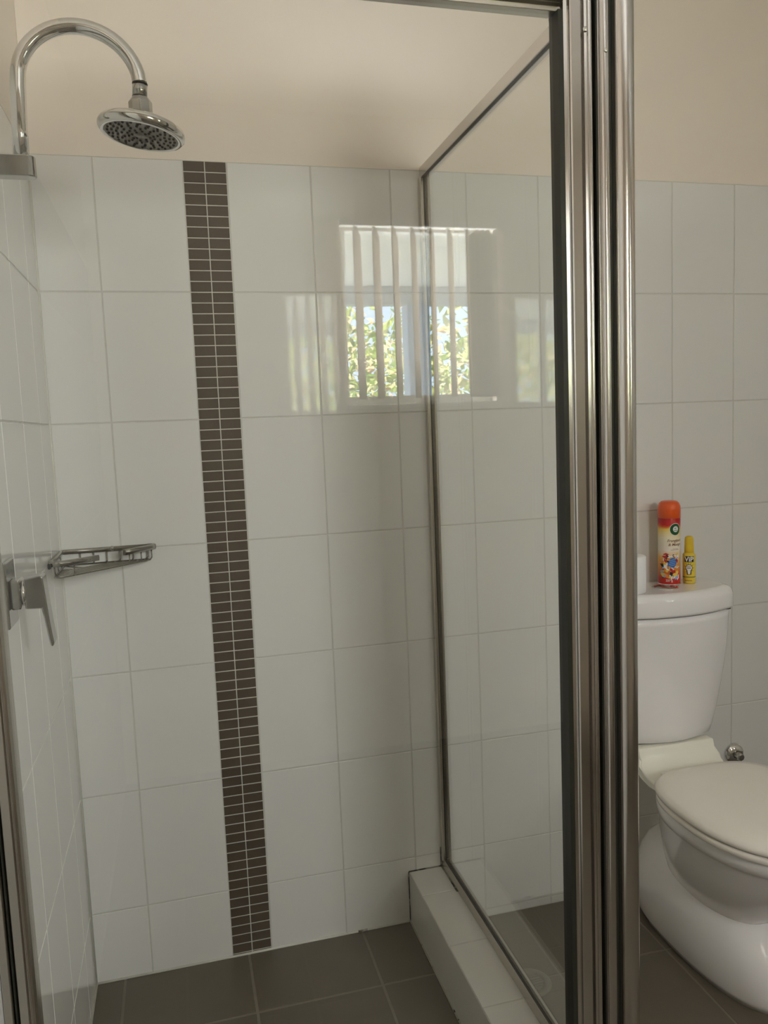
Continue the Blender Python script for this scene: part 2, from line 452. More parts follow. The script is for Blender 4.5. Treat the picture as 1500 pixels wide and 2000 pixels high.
# vertical blind in window 1
bl = empty('vertical_blind', 'beige vertical slat blind mirrored in the shower door glass', 'window blind', (1.31, YF + 0.02, 2.19))
bm = boxbm(0.975, 1.655, YF + 0.004, YF + 0.040, 2.176, 2.202)
part('head_rail', bm, MT['blind_white'], bl, bevel=0.003)
for k in range(7):
    cx_ = 1.040 + 0.0795 * k
    part('carrier', tube(bmesh.new(), [(cx_, YF + 0.022, 2.176), (cx_, YF + 0.022, 2.152)], 0.006, 8), MT['blind_white'], bl)
def slat(cx_, ang, z0, z1, w_=0.094):
    bm = bmesh.new(); c, s = math.cos(ang), math.sin(ang); n = 8
    rings = []
    prof = [(2.168, 0.10), (2.160, 0.25), (2.140, 0.95), (2.13, 1.0), (1.9, 1.0), (1.7, 1.0), (z0, 1.0)]
    grid = []
    for z, sc in prof:
        row = []
        for i in range(n + 1):
            q = (i / n - 0.5) * w_ * sc; bow = 0.006 * (1 - (2 * (i / n - 0.5)) ** 2) + random.uniform(-0.0004, 0.0004)
            row.append((cx_ + c * q - s * bow, YF + 0.052 + s * q + c * bow, z))
        grid.append(row)
    A = [[bm.verts.new(p) for p in row] for row in grid]
    for i in range(len(A) - 1):
        for j in range(n):
            fc = bm.faces.new((A[i][j], A[i][j + 1], A[i + 1][j + 1], A[i + 1][j])); fc.smooth = True
    o = part('slat', bm, MT['blind'], bl)
    so = o.modifiers.new('thick', 'SOLIDIFY'); so.thickness = 0.0012
for k in range(7):
    slat(1.040 + 0.0795 * k, math.radians(124 + random.uniform(-2.5, 2.5)), 1.478, 2.17)
for k, (xx, a_) in enumerate(((1.560, 168), (1.585, 164), (1.608, 160))):
    slat(xx, math.radians(a_), 1.474, 2.17)
bm = bmesh.new()
for i in range(22):
    bmesh.ops.create_icosphere(bm, subdivisions=1, radius=0.0035, matrix=Matrix.Translation((0.992, YF + 0.03, 2.165 - i * 0.008)))
part('bead_chain', bm, MT['blind_white'], bl)

# ------------------------------------------------------------------ outside
OY = YF - t
bm = boxbm(-3.5, 7.5, OY - 1.95, OY - 0.001, 2.30, 2.36)
tag(link('veranda_roof', bm, MT['soffit']), 'white veranda ceiling outside the windows, mirrored in the shower glass', 'roof')
bm = boxbm(-3.5, 7.5, OY - 1.93, OY - 1.83, 2.18, 2.299)
tag(link('veranda_beam', bm, MT['beam'], bevel=0.004), 'grey veranda beam along the edge of the white ceiling outside', 'beam')
bm = boxbm(1.85, 2.01, OY - 1.96, OY - 1.82, ZO - 0.02, 2.18)
tag(link('veranda_post', bm, MT['column'], bevel=0.006), 'blue-grey veranda post outside the blind window, mirrored in the glass', 'post')
bm = boxbm(-6, 10, OY - 9, OY - 0.001, -0.25, -0.10)
struct(link('floor', bm, MT['paving']), 'pale paving outside the windows')
bm = bmesh.new()
rnd = random.Random(3)
for i in range(24000):
    x = rnd.uniform(-0.5, 7.5); z = rnd.uniform(-0.1, 3.1); back = rnd.random() < 0.3; y = OY - (4.5 if back else 3.9) + rnd.gauss(0, 0.22) + 0.25 * math.sin(x * 2.3) * math.cos(z * 2.1)
    if z > 2.55 + 0.5 * math.sin(x * 1.7) and rnd.random() < 0.6: continue
    L_ = rnd.uniform(0.05, 0.11) * (2.2 if back else 1); wd = L_ * rnd.uniform(0.32, 0.5)
    d1 = Vector((rnd.gauss(0, 1), rnd.gauss(0, 0.6), rnd.gauss(-0.3, 0.8))).normalized()
    d2 = d1.cross(Vector((rnd.gauss(0, 0.5), 1, rnd.gauss(0.5, 0.5)))).normalized()
    c_ = Vector((x, y, z))
    vs = [bm.verts.new(c_ + p) for p in (-d1 * L_ / 2, d2 * wd / 2, d1 * L_ / 2, -d2 * wd / 2)]
    bm.faces.new(vs)
hd = link('garden_hedge', bm, MT['leaf'])
tag(hd, 'dense sunlit green and yellow hedge leaves beyond the veranda, mirrored in the glass', 'hedge', None, 'stuff')

# ------------------------------------------------------------------ shower screen: fixed frame + side glass
F0 = -0.875                       # front face of corner post
scr = empty('shower_screen', 'fixed silver framed glass side screen with corner post and header rail', 'shower screen', (0.93, -0.42, HT))
PX = 0.9305
# wall channel
bm = bmesh.new()
prism([(PX - 0.013, -0.022), (PX - 0.013, -0.001), (PX + 0.011, -0.001), (PX + 0.011, -0.022), (PX + 0.005, -0.022), (PX + 0.005, -0.006), (PX - 0.006, -0.006), (PX - 0.006, -0.022)], 'z', HT + 0.022, 1.982, bm)
part('wall_channel', bm, MT['alu_dull'], scr, bevel=0.0008)
# top and bottom rails of side panel
bm = boxbm(PX - 0.010, PX + 0.010, -0.80, -0.001, 1.982, 2.008)
part('top_rail', bm, MT['alu'], scr, bevel=0.0015)
bm = bmesh.new()
prism([(PX - 0.012, HT + 0.0012), (PX + 0.012, HT + 0.0012), (PX + 0.012, HT + 0.022), (PX + 0.006, HT + 0.022), (PX + 0.006, HT + 0.016), (PX - 0.004, HT + 0.016), (PX - 0.004, HT + 0.024), (PX - 0.008, HT + 0.024)], 'y', -0.80, -0.001, bm)
part('bottom_rail', bm, MT['alu_dull'], scr, bevel=0.0006)
bm = bmesh.new()
box(bm, PX - 0.0055, PX - 0.0025, -0.795, -0.012, HT + 0.018, HT + 0.028); box(bm, PX - 0.0055, PX - 0.0025, -0.022, -0.016, HT + 0.02, 1.98)
box(bm, PX - 0.0055, PX - 0.0025, -0.795, -0.012, 1.979, 1.984)
part('glazing_seal', bm, MT['seal'], scr)
bm = boxbm(PX - 0.0025, PX + 0.0025, -0.798, -0.008, HT + 0.018, 1.984)
part('side_glass', bm, MT['glass'], scr)
# corner post: fluted channel + half round
def arc(cx_, cy_, r_, a0, a1, n):
    return [(cx_ + r_ * math.cos(math.radians(a0 + (a1 - a0) * i / n)), cy_ + r_ * math.sin(math.radians(a0 + (a1 - a0) * i / n))) for i in range(n + 1)]
pp = [(0.9285, -0.800), (0.9285, -0.868), (0.9305, -0.872)]
pp += arc(0.9385, -0.8680, 0.0072, 215, 335, 8)
pp += [(0.9462, -0.870), (0.9464, -0.856), (0.9568, -0.856)]
pp += arc(0.9745, -0.8600, 0.0176, 182, 370, 24)
pp += [(0.9900, -0.840), (0.9860, -0.838), (0.9860, -0.800)]
bm = prism(pp, 'z', HT + 0.001, 2.06)
post = part('corner_post', bm, MT['alu'], scr, smooth=True)
m_ = post.modifiers.new('es', 'EDGE_SPLIT'); m_.split_angle = math.radians(28)
bm = boxbm(0.9262, 0.9284, -0.866, -0.80, HT + 0.004, 2.04)
part('corner_gap_shade', bm, MT['seal'], post)  # black strip drawn for the shaded gap between door stile and post
bm = boxbm(0.9466, 0.9566, -0.8585, -0.8562, HT + 0.004, 2.04)
part('channel_shade', bm, MT['seal'], post)  # black strip laid in the recess as its shadow, no real seal
bm = bmesh.new()
lathe(bm, [(0.0001, -0.0018), (0.0022, -0.0016), (0.0034, -0.0008), (0.0038, 0.0)], (0.9385, -0.8748, 1.905), 14, 'y')
part('screw', bm, MT['chrome'], post)
# header rail
bm = bmesh.new()
prism([(-0.868, 1.976), (-0.860, 1.974), (-0.812, 1.974), (-0.812, 2.016), (-0.868, 2.016), (-0.871, 2.010), (-0.871, 1.982)], 'x', 0.002, 0.876, bm)
part('header_rail', bm, MT['alu_dull'], scr, bevel=0.0010)
bm = boxbm(0.8765, 0.9280, -0.846, -0.812, 1.968, 2.018)
part('header_bracket', bm, MT['satin'], scr, bevel=0.002)
# wall jamb at left
bm = bmesh.new()
prism([(0.001, -0.872), (0.012, -0.872), (0.014, -0.862), (0.014, -0.815), (0.001, -0.815)], 'z', HT + 0.001, 2.016, bm)
part('wall_jamb', bm, MT['alu_dull'], scr, bevel=0.001)

# ------------------------------------------------------------------ shower door
GY = -0.845
dr = empty('shower_door', 'closed frameless-look clear glass shower door with slim silver stiles', 'shower door', (0.46, GY, HT))
dr['label'] = 'closed clear glass shower door with slim silver stiles mirroring a window'
def stile_right():
    q = [(0.8780, -0.826), (0.8780, -0.858), (0.8835, -0.8585), (0.8850, -0.8640), (0.8870, -0.8655), (0.9020, -0.8655), (0.9030, -0.8600), (0.9050, -0.8600), (0.9065, -0.8680), (0.9105, -0.8685), (0.9115, -0.8600)]
    q += arc(0.9185, -0.8585, 0.0062, 195, 345, 8)
    q += [(0.9262, -0.852), (0.9262, -0.826)]
    return q
bm = prism(stile_right(), 'z', HT + 0.012, 2.05)
st = part('door_stile', bm, MT['alu'], dr, smooth=True)
m_ = st.modifiers.new('es', 'EDGE_SPLIT'); m_.split_angle = math.radians(28)
bm = boxbm(0.8700, 0.8784, -0.8575, -0.828, HT + 0.016, 1.966)
part('door_seal', bm, MT['seal'], st)
bm = bmesh.new()
lathe(bm, [(0.0001, -0.0022), (0.0026, -0.002), (0.004, -0.001), (0.0044, 0.0)], (0.9085, -0.8685, 1.935), 16, 'y')
part('screw', bm, MT['chrome'], st)
bm = bmesh.new()
prism([(0.0165, -0.826), (0.0165, -0.858), (0.019, -0.864), (0.0305, -0.864), (0.0315, -0.859), (0.0335, -0.859), (0.0345, -0.8635), (0.0385, -0.862), (0.041, -0.854), (0.041, -0.826)], 'z', HT + 0.012, 1.972, bm)
st2 = part('door_stile', bm, MT['alu_dull'], dr, bevel=0.0006)
bm = boxbm(0.0142, 0.0164, -0.866, -0.83, HT + 0.016, 1.965)
part('door_seal', bm, MT['seal'], st2)
bm = boxbm(0.041, 0.876, -0.854, -0.836, 1.964, 1.9715)
part('door_top_rail', bm, MT['alu_dull'], dr, bevel=0.001)
bm = boxbm(0.041, 0.876, -0.857, -0.834, HT + 0.012, HT + 0.040)
part('door_bottom_rail', bm, MT['alu'], dr, bevel=0.002)
bm = boxbm(0.040, 0.8765, GY - 0.0025, GY + 0.0025, HT + 0.035, 1.9655)
part('door_glass', bm, MT['glass'], dr)

# ------------------------------------------------------------------ shower arm and head
AY = -0.55
arm = empty('overhead_shower', 'chrome gooseneck shower with round rain head rising from a wall block', 'shower', (0.0, AY, 1.803))
bm = bmesh.new()
pr = [(0.0008, AY - 0.013), (0.080, AY - 0.013)] + arc(0.0765, AY, 0.0135, -60, 60, 8)[1:-1] + [(0.080, AY + 0.013), (0.0008, AY + 0.013)]
prism(pr, 'z', 1.7865, 1.820, bm)
part('wall_block', bm, MT['satin'], arm, bevel=0.002)
bm = bmesh.new()
path = [(0.0690, AY, 1.818), (0.0700, AY, 1.86), (0.0715, AY, 1.90), (0.0730, AY, 1.935)]
cxx, czz, rx_, rz_ = 0.1660, 1.940, 0.0925, 0.0880
for i in range(1, 25):
    a = PI - i / 24 * PI * 0.93
    path.append((cxx + rx_ * math.cos(a) + 0.004 * i / 24, AY, czz + rz_ * math.sin(a)))
ex = path[-1]
path.append((ex[0] + 0.0015, AY, ex[2] - 0.012)); path.append((ex[0] + 0.0018, AY, ex[2] - 0.014))
tube(bm, path, 0.0122, 24)
part('gooseneck_pipe', bm, MT['chrome'], arm)
endp = path[-1]
HX, HZ = 0.2595, 1.8690
RM = Matrix.Rotation(math.radians(8.5), 3, 'Y')
TH = RM
def hp(v): return TH @ Vector(v) + Vector((HX, AY, HZ))
bm = bmesh.new()
lathe(bm, [(0.0001, -0.0040), (0.0600, -0.0040), (0.0600, -0.0085), (0.0620, -0.0095), (0.0668, -0.0082), (0.0705, -0.0035), (0.0715, 0.0015), (0.0700, 0.0065), (0.0655, 0.0100), (0.0540, 0.0135), (0.0350, 0.0165), (0.0180, 0.0190), (0.0150, 0.0215), (0.0001, 0.0215)], (HX, AY, HZ), 64, 'z', M_=RM)
shead = part('shower_head', bm, MT['chrome'], arm)
bm = bmesh.new()
lathe(bm, [(0.0001, -0.0088), (0.010, -0.0086), (0.0115, -0.0072), (0.058, -0.0072), (0.0605, -0.0080), (0.0605, -0.0060)], (HX, AY, HZ), 64, 'z', M_=RM)
face = part('face_plate', bm, MT['face'], shead)
bm = bmesh.new()
for rr, n_, o_ in ((0.0145, 6, 0), (0.022, 12, 0.2), (0.031, 12, 0), (0.040, 18, 0.1), (0.0475, 18, 0.25), (0.0545, 24, 0)):
    for k in range(n_):
        a = 2 * PI * (k + o_) / n_
        c_ = hp((rr * math.cos(a), rr * math.sin(a), -0.0072))
        lathe(bm, [(0.0001, -0.0024), (0.0018, -0.0021), (0.0023, 0.0004)], c_, 8, 'z', M_=RM)
part('nozzles', bm, MT['nozzle'], shead)['kind'] = 'stuff'
bm = bmesh.new()
lathe(bm, [(0.0175, 0.0), (0.0195, 0.006), (0.0195, 0.026), (0.0150, 0.033), (0.0118, 0.034)], (0.2605, AY, 1.889), 8, 'z', smooth=False)
part('swivel_nut', bm, MT['satin'], arm, bevel=0.0012)
bm = bmesh.new()
top = Vector((0.2605, AY, 1.9225))
tube(bm, [top, Vector(endp) + Vector((0, 0, 0.001))], 0.0121, 24)
nk = part('neck', bm, MT['satin'], arm)
for tt in (0.02, 0.98):
    c_ = Vector(top).lerp(Vector(endp), tt); d_ = (Vector(endp) - Vector(top)).normalized() * 0.0009
    part('seal_ring', tube(bmesh.new(), [c_ - d_, c_ + d_], 0.0126, 24), MT['seal'], nk)

# ------------------------------------------------------------------ mixer
MY, MZ = -0.606, 1.114
mx = empty('shower_mixer', 'square satin chrome lever mixer on the left wall', 'shower tap', (0.0, MY, MZ))
bm = boxbm(0.0008, 0.0075, MY - 0.036, MY + 0.036, MZ - 0.052, MZ + 0.056)
part('wall_plate', bm, MT['satin'], mx, bevel=0.0025)
bm = boxbm(0.0075, 0.0230, MY - 0.020, MY + 0.020, MZ - 0.024, MZ + 0.024)
part('mixer_body', bm, MT['satin'], mx, bevel=0.003)
bm = bmesh.new()
lathe(bm, [(0.018, 0.0228), (0.0225, 0.025), (0.023, 0.028), (0.019, 0.0315)], (0, MY, MZ), 32, 'x')
part('ball_ring', bm, MT['chrome'], mx)
bm = bmesh.new()
prism([(0.0285, MZ - 0.024), (0.0285, MZ + 0.025), (0.0530, MZ + 0.029), (0.0580, MZ + 0.027), (0.0640, MZ - 0.050), (0.0675, MZ - 0.083), (0.0660, MZ - 0.089), (0.0615, MZ - 0.089), (0.0525, MZ - 0.025)], 'y', MY - 0.019, MY + 0.019, bm)
part('lever_handle', bm, MT['satin'], mx, bevel=0.003, bseg=3)

# ------------------------------------------------------------------ corner basket
bk = empty('corner_soap_basket', 'chrome wire corner basket fixed to the tiled walls of the shower', 'soap basket', (0.004, -0.004, 1.060))
ZB = 1.097; ZL = 1.066
def strap(bm, pts, h=0.0065, th=0.0022, closed=False):
    """flat band following a plan path"""
    pts = [Vector((p[0], p[1], p[2])) for p in pts]; n = len(pts); rings = []
    for i in range(n):
        a = pts[max(0, i - 1)]; b = pts[min(n - 1, i + 1)]
        t_ = (b - a); t_.z = 0; t_.normalize(); s_ = Vector((-t_.y, t_.x, 0))
        rings.append([pts[i] + s_ * th + Vector((0, 0, -h)), pts[i] + s_ * th * 1.3, pts[i] + s_ * th + Vector((0, 0, h)), pts[i] - s_ * th + Vector((0, 0, h)), pts[i] - s_ * th * 1.3, pts[i] - s_ * th + Vector((0, 0, -h))])
    loft(bm, rings)
A = Vector((0.006, -0.186, 0)); B_ = Vector((0.214, -0.006, 0))
def rr_(p, z): return (p[0], p[1], z)
bm = bmesh.new()
corner = [(0.006, -0.186)]
strap(bm, [rr_((0.200, -0.005), ZB), rr_((0.012, -0.005), ZB), rr_((0.0055, -0.007), ZB), rr_((0.005, -0.014), ZB), rr_((0.005, -0.176), ZB)], h=0.0055, th=0.0028)
# front rim in two pieces with a gap between
strap(bm, [rr_((0.005, -0.170), ZB), rr_((0.0065, -0.184), ZB), rr_((0.014, -0.192), ZB), rr_((0.030, -0.190), ZB), rr_((0.060, -0.170), ZB), rr_((0.098, -0.139), ZB)], h=0.0062, th=0.0036)
strap(bm, [rr_((0.150, -0.088), ZB), rr_((0.180, -0.056), ZB), rr_((0.209, -0.026), ZB), rr_((0.215, -0.016), ZB), rr_((0.212, -0.007), ZB), rr_((0.199, -0.005), ZB)], h=0.0062, th=0.0036)
part('rim', bm, MT['wire'], bk)
bm = bmesh.new()
for k in range(6):
    s = 0.010 + 0.0155 * k
    q = [(0.010 + 0 * s, -0.012), (0.010, -0.178 + s * 1.15), (0.016 + s * 0.15, -0.186 + s * 1.2), (0.030 + s * 0.1, -0.182 + s * 1.15), (0.196 - s * 1.05, -0.034 + s * 0.05), (0.204 - s * 1.1, -0.022), (0.200 - s * 1.1, -0.011)]
    q = [(a, min(b, -0.010)) for a, b in q]
    tube(bm, [(a, b, ZL) for a, b in q], 0.0017, 8)
part('floor_wires', bm, MT['wire'], bk)
bm = bmesh.new()
tube(bm, [(0.196, -0.010, ZL), (0.011, -0.010, ZL), (0.010, -0.016, ZL), (0.010, -0.174, ZL), (0.016, -0.183, ZL), (0.026, -0.181, ZL), (0.196, -0.032, ZL), (0.203, -0.020, ZL), (0.198, -0.010, ZL)], 0.0023, 8)
tube(bm, [(0.010, -0.010, ZL - 0.002), (0.105, -0.105, ZL - 0.002)], 0.0017, 8)
part('lower_ring', bm, MT['wire'], bk)
for p0 in ((0.198, -0.008), (0.165, -0.006), (0.135, -0.006), (0.105, -0.006), (0.075, -0.006), (0.045, -0.006), (0.008, -0.055), (0.008, -0.105), (0.008, -0.155), (0.050, -0.168), (0.185, -0.046), (0.160, -0.072), (0.208, -0.022)):
    part('upright_wire', tube(bmesh.new(), [(p0[0], p0[1], ZB - 0.001), (p0[0], p0[1], ZL + 0.006), (p0[0] * 0.97 + 0.002, p0[1] * 0.97 - 0.002, ZL)], 0.0017, 8), MT['wire'], bk)
bm = bmesh.new()
lathe(bm, [(0.0062, 0.0), (0.0062, -0.003), (0.0045, -0.0055), (0.0001, -0.006)], (0.118, -0.0055, ZB + 0.001), 16, 'y')
part('fixing_cap', bm, MT['satin'], bk)
bm = boxbm(0.0006, 0.006, -0.196, -0.180, ZB - 0.010, ZB + 0.002)
part('rubber_pad', bm, MT['seal'], bk, bevel=0.001)

# ------------------------------------------------------------------ toilet
TX = 1.562
toi = empty('toilet', 'white close-coupled toilet with closed ivory lid', 'toilet', (TX, -0.30, ZO))
def egg(hw, yb, yf, yw, z, n=56, nb=3.2, nf=2.15, cx_=TX):
    out = []
    for k in range(n):
        a = 2 * PI * k / n; c, s = math.cos(a), math.sin(a)
        e = nb if s > 0 else nf
        x = math.copysign(abs(c) ** (2 / e), c) * hw
        y = (yb - yw) * abs(s) ** (2 / e) if s > 0 else (yf - yw) * abs(s) ** (2 / e)
        out.append((cx_ + x, yw + y, z))
    return out
bm = bmesh.new()
loft(bm, [egg(*a) for a in (
    (0.055, -0.16, -0.38, -0.28, 0.07, 56, 2.2, 2.1), (0.078, -0.160, -0.455, -0.30, 0.12, 56, 2.2, 2.1),
    (0.104, -0.168, -0.520, -0.34, 0.17, 56, 2.3, 2.1), (0.134, -0.185, -0.585, -0.37, 0.23, 56, 2.4, 2.1), (0.156, -0.198, -0.635, -0.40, 0.295, 56, 2.5, 2.1),
    (0.170, -0.205, -0.668, -0.42, 0.350, 56, 2.5, 2.1), (0.173, -0.206, -0.672, -0.42, 0.357, 56, 2.5, 2.1), (0.179, -0.205, -0.680, -0.43, 0.362, 56, 2.5, 2.1), (0.182, -0.205, -0.686, -0.43, 0.378, 56, 2.5, 2.1),
    (0.182, -0.205, -0.686, -0.43, 0.392, 56, 2.5, 2.1), (0.178, -0.210, -0.681, -0.43, 0.3975, 56, 2.5, 2.1))])
part('bowl', bm, MT['ceramic'], toi)
bm = bmesh.new()
loft(bm, [egg(*a) for a in (
    (0.104, -0.040, -0.560, -0.28, ZO, 56, 2.8, 2.3), (0.112, -0.035, -0.566, -0.28, ZO + 0.02, 56, 2.8, 2.3), (0.118, -0.032, -0.570, -0.27, 0.03, 56, 2.8, 2.3),
    (0.120, -0.035, -0.550, -0.26, 0.08, 56, 2.7, 2.3), (0.116, -0.040, -0.520, -0.25, 0.12, 56, 2.6, 2.2), (0.104, -0.050, -0.480, -0.24, 0.16, 56, 2.4, 2.2), (0.084, -0.066, -0.43, -0.22, 0.19, 56, 2.2, 2.1),
    (0.055, -0.092, -0.35, -0.21, 0.212, 56, 2.1, 2), (0.020, -0.13, -0.26, -0.19, 0.222, 56, 2, 2))])
part('pedestal', bm, MT['ceramic'], toi)
# saddle between cistern and bowl
bm = bmesh.new()
prof = [(-0.120, 0.462), (-0.148, 0.4615), (-0.1505, 0.455), (-0.154, 0.444), (-0.159, 0.434), (-0.166, 0.424), (-0.176, 0.415), (-0.190, 0.408), (-0.210, 0.404), (-0.235, 0.4025), (-0.262, 0.402), (-0.262, 0.388), (-0.205, 0.384), (-0.165, 0.392), (-0.135, 0.410), (-0.120, 0.435)]
ringsx = []
for x, sc in ((-0.118, 0.0), (-0.114, 0.004), (0.114, 0.004), (0.118, 0.0)):
    cy_ = -0.185; cz_ = 0.418
    ringsx.append([(TX + x * (1.0 if z > 0.43 else 1.05), y, z + (0 if sc else -0.003)) for y, z in prof])
loft(bm, ringsx, smooth=True)
part('cistern_saddle', bm, MT['cream_plastic'], toi, bevel=0.004, bseg=3)
# seat and lid
bm = bmesh.new()
loft(bm, [egg(0.184, -0.245, -0.690, -0.455, 0.3985, nb=3.1), egg(0.190, -0.240, -0.697, -0.455, 0.402, nb=3.1), egg(0.190, -0.240, -0.697, -0.455, 0.413, nb=3.1), egg(0.186, -0.243, -0.692, -0.455, 0.4165, nb=3.1)])
part('seat', bm, MT['seat'], toi)
bm = bmesh.new()
E_ = dict(nb=3.1)
loft(bm, [egg(0.186, -0.242, -0.692, -0.455, 0.418, **E_), egg(0.191, -0.236, -0.699, -0.455, 0.421, **E_), egg(0.193, -0.234, -0.702, -0.455, 0.429, **E_), egg(0.190, -0.238, -0.698, -0.455, 0.436, **E_),
          egg(0.180, -0.248, -0.686, -0.455, 0.4425, **E_), egg(0.150, -0.275, -0.655, -0.455, 0.4485, **E_), egg(0.100, -0.32, -0.60, -0.455, 0.452, **E_), egg(0.04, -0.39, -0.51, -0.455, 0.4535, **E_)])
part('lid', bm, MT['seat'], toi, label='closed ivory seat lid')
for s in (-1, 1):
    bm = boxbm(TX + s * 0.080 - 0.022, TX + s * 0.080 + 0.022, -0.252, -0.222, 0.404, 0.428)
    part('hinge', bm, MT['seat'], toi, bevel=0.006, bseg=3)
# cistern
def cist(hw, yfc, yfe, z, n=10, yb=-0.012):
    """plan outline: flat back, bowed front; yfc front at centre, yfe front at the sides"""
    pts = []
    rc = 0.028
    for i in range(n * 2 + 1):
        t_ = -1 + i / n
        x = t_ * (hw - rc * 0.55); y = yfe + (yfc - yfe) * (1 - t_ * t_)
        pts.append((TX + x, y, z))
    right = [(TX + hw - rc * 0.18, yfe + rc * 0.35, z), (TX + hw, yfe + rc, z), (TX + hw, yb - 0.02, z), (TX + hw - 0.004, yb, z)]
    left = [(2 * TX - x, y, z_) for x, y, z_ in right][::-1]
    return pts + right + left
bm = bmesh.new()
rows_c = []
for k in range(17):
    t_ = k / 16; z = 0.470 + (0.824 - 0.470) * t_
    hw = 0.142 + 0.041 * (math.sin(min(1, t_ * 1.12) * PI / 2) ** 0.85)
    rows_c.append(cist(hw, -0.150 - 0.030 * t_, -0.118 - 0.026 * t_, z))
bot = [cist(0.118, -0.120, -0.100, 0.462), cist(0.134, -0.140, -0.110, 0.4635)]
loft(bm, bot + rows_c)
part('cistern', bm, MT['ceramic'], toi)
bm = bmesh.new()
loft(bm, [cist(0.180, -0.176, -0.142, 0.8265), cist(0.188, -0.186, -0.150, 0.828), cist(0.190, -0.188, -0.152, 0.835), cist(0.190, -0.187, -0.151, 0.868), cist(0.187, -0.184, -0.149, 0.880), cist(0.181, -0.178, -0.144, 0.887), cist(0.170, -0.168, -0.135, 0.890, yb=-0.018)])
part('cistern_lid', bm, MT['ceramic'], toi)
bm = boxbm(TX - 0.172, TX + 0.172, -0.148, -0.02, 0.8235, 0.8270)
part('lid_gap', bm, MT['seal'], toi)
bx, by = TX - 0.004, -0.104
bm = bmesh.new()
lathe(bm, [(0.0355, 0.0), (0.0355, 0.0025), (0.033, 0.004), (0.0285, 0.0035), (0.028, 0.0022)], (bx, by, 0.8898), 36)
fb = part('flush_button', bm, MT['chrome'], toi)
bm = bmesh.new()
lathe(bm, [(0.0275, 0.0012), (0.0270, 0.0028), (0.0001, 0.0034)], (bx, by, 0.8898), 36)
part('button_plate', bm, MT['satin'], fb)

# ------------------------------------------------------------------ text helper
def text_mesh(s, size, shear=0.0, bold=0.0):
    cu = bpy.data.curves.new('t', 'FONT'); cu.body = s; cu.size = size; cu.align_x = 'CENTER'; cu.shear = shear; cu.offset = bold
    cu.resolution_u = 3
    o = bpy.data.objects.new('t', cu); C.objects.link(o)
    dg = bpy.context.evaluated_depsgraph_get(); dg.update()
    me = bpy.data.meshes.new_from_object(o.evaluated_get(dg))
    vs = [tuple(v.co[:2]) for v in me.vertices]; fs = [tuple(p.vertices) for p in me.polygons]
    bpy.data.objects.remove(o); bpy.data.meshes.remove(me); bpy.data.curves.remove(cu)
    return vs, fs
def wrap(bm, verts, faces, ctr, rad, th0, z0, u0=0.0, mi=0, rot=0.0):
    c, s = math.cos(rot), math.sin(rot)
    tb = bmesh.new(); tv = [tb.verts.new((a, b, 0)) for a, b in verts]
    for q in faces:
        try: tb.faces.new([tv[i] for i in q])
        except ValueError: pass
    bmesh.ops.triangulate(tb, faces=tb.faces[:])
    for _ in range(5):
        es = [e for e in tb.edges if abs(e.verts[0].co.x * c - e.verts[0].co.y * s - e.verts[1].co.x * c + e.verts[1].co.y * s) > 0.0032]
        if not es: break
        bmesh.ops.subdivide_edges(tb, edges=es, cuts=1)
        bmesh.ops.triangulate(tb, faces=tb.faces[:])
    V_ = {}
    for v in tb.verts:
        a, b = v.co.x * c - v.co.y * s, v.co.x * s + v.co.y * c
        th = th0 + (a + u0) / rad
        V_[v] = bm.verts.new((ctr[0] + rad * math.cos(th), ctr[1] + rad * math.sin(th), z0 + b))
    for fc in tb.faces:
        bm.faces.new([V_[v] for v in fc.verts]).material_index = mi
    tb.free()
def ngon(cx_, cy_, rx_, ry_, n=24):
    vs = [(cx_, cy_)] + [(cx_ + rx_ * math.cos(2 * PI * k / n), cy_ + ry_ * math.sin(2 * PI * k / n)) for k in range(n)]
    return vs, [(0, 1 + k, 1 + (k + 1) % n) for k in range(n)]
def poly(*p): return list(p), [tuple(range(len(p)))]
def flat(name, c, rough=0.35): return mat(name, c, rough)
K = {k: flat('ink_' + k, c) for k, c in dict(white=(0.82, 0.80, 0.76), black=(0.02, 0.02, 0.02), green=(0.02, 0.10, 0.03), blue=(0.05, 0.14, 0.42), lblue=(0.25, 0.45, 0.75), red=(0.50, 0.03, 0.02), orange=(0.80, 0.25, 0.03), yellow=(0.80, 0.55, 0.08), ink=(0.25, 0.10, 0.05), olive=(0.22, 0.22, 0.03)).items()}
INK = list(K.values()); KI = {k: i for i, k in enumerate(K)}

def ramp_mat(name, z0, z1, stops, rough=0.28, metal=0.0):
    m, n, l, b = new_mat(name)
    tc = n.new('ShaderNodeTexCoord'); sp = n.new('ShaderNodeSeparateXYZ'); l.new(tc.outputs['Object'], sp.inputs[0])
    nz = n.new('ShaderNodeTexNoise'); nz.inputs['Scale'].default_value = 30; l.new(tc.outputs['Object'], nz.inputs['Vector'])
    ad = n.new('ShaderNodeMath'); ad.operation = 'MULTIPLY_ADD'; ad.inputs[1].default_value = 0.03; l.new(nz.outputs['Fac'], ad.inputs[0]); l.new(sp.outputs['Z'], ad.inputs[2])
    mr = n.new('ShaderNodeMapRange'); mr.inputs[1].default_value = z0 + 0.015; mr.inputs[2].default_value = z1 + 0.015; l.new(ad.outputs[0], mr.inputs[0])
    cr = n.new('ShaderNodeValToRGB'); e = cr.color_ramp.elements
    e[0].position = stops[0][0]; e[0].color = (*stops[0][1], 1); e[1].position = stops[-1][0]; e[1].color = (*stops[-1][1], 1)
    for p_, c_ in stops[1:-1]: x = e.new(p_); x.color = (*c_, 1)
    l.new(mr.outputs[0], cr.inputs[0]); l.new(cr.outputs[0], b.inputs['Base Color'])
    b.inputs['Roughness'].default_value = rough; b.inputs['Metallic'].default_value = metal
    return m

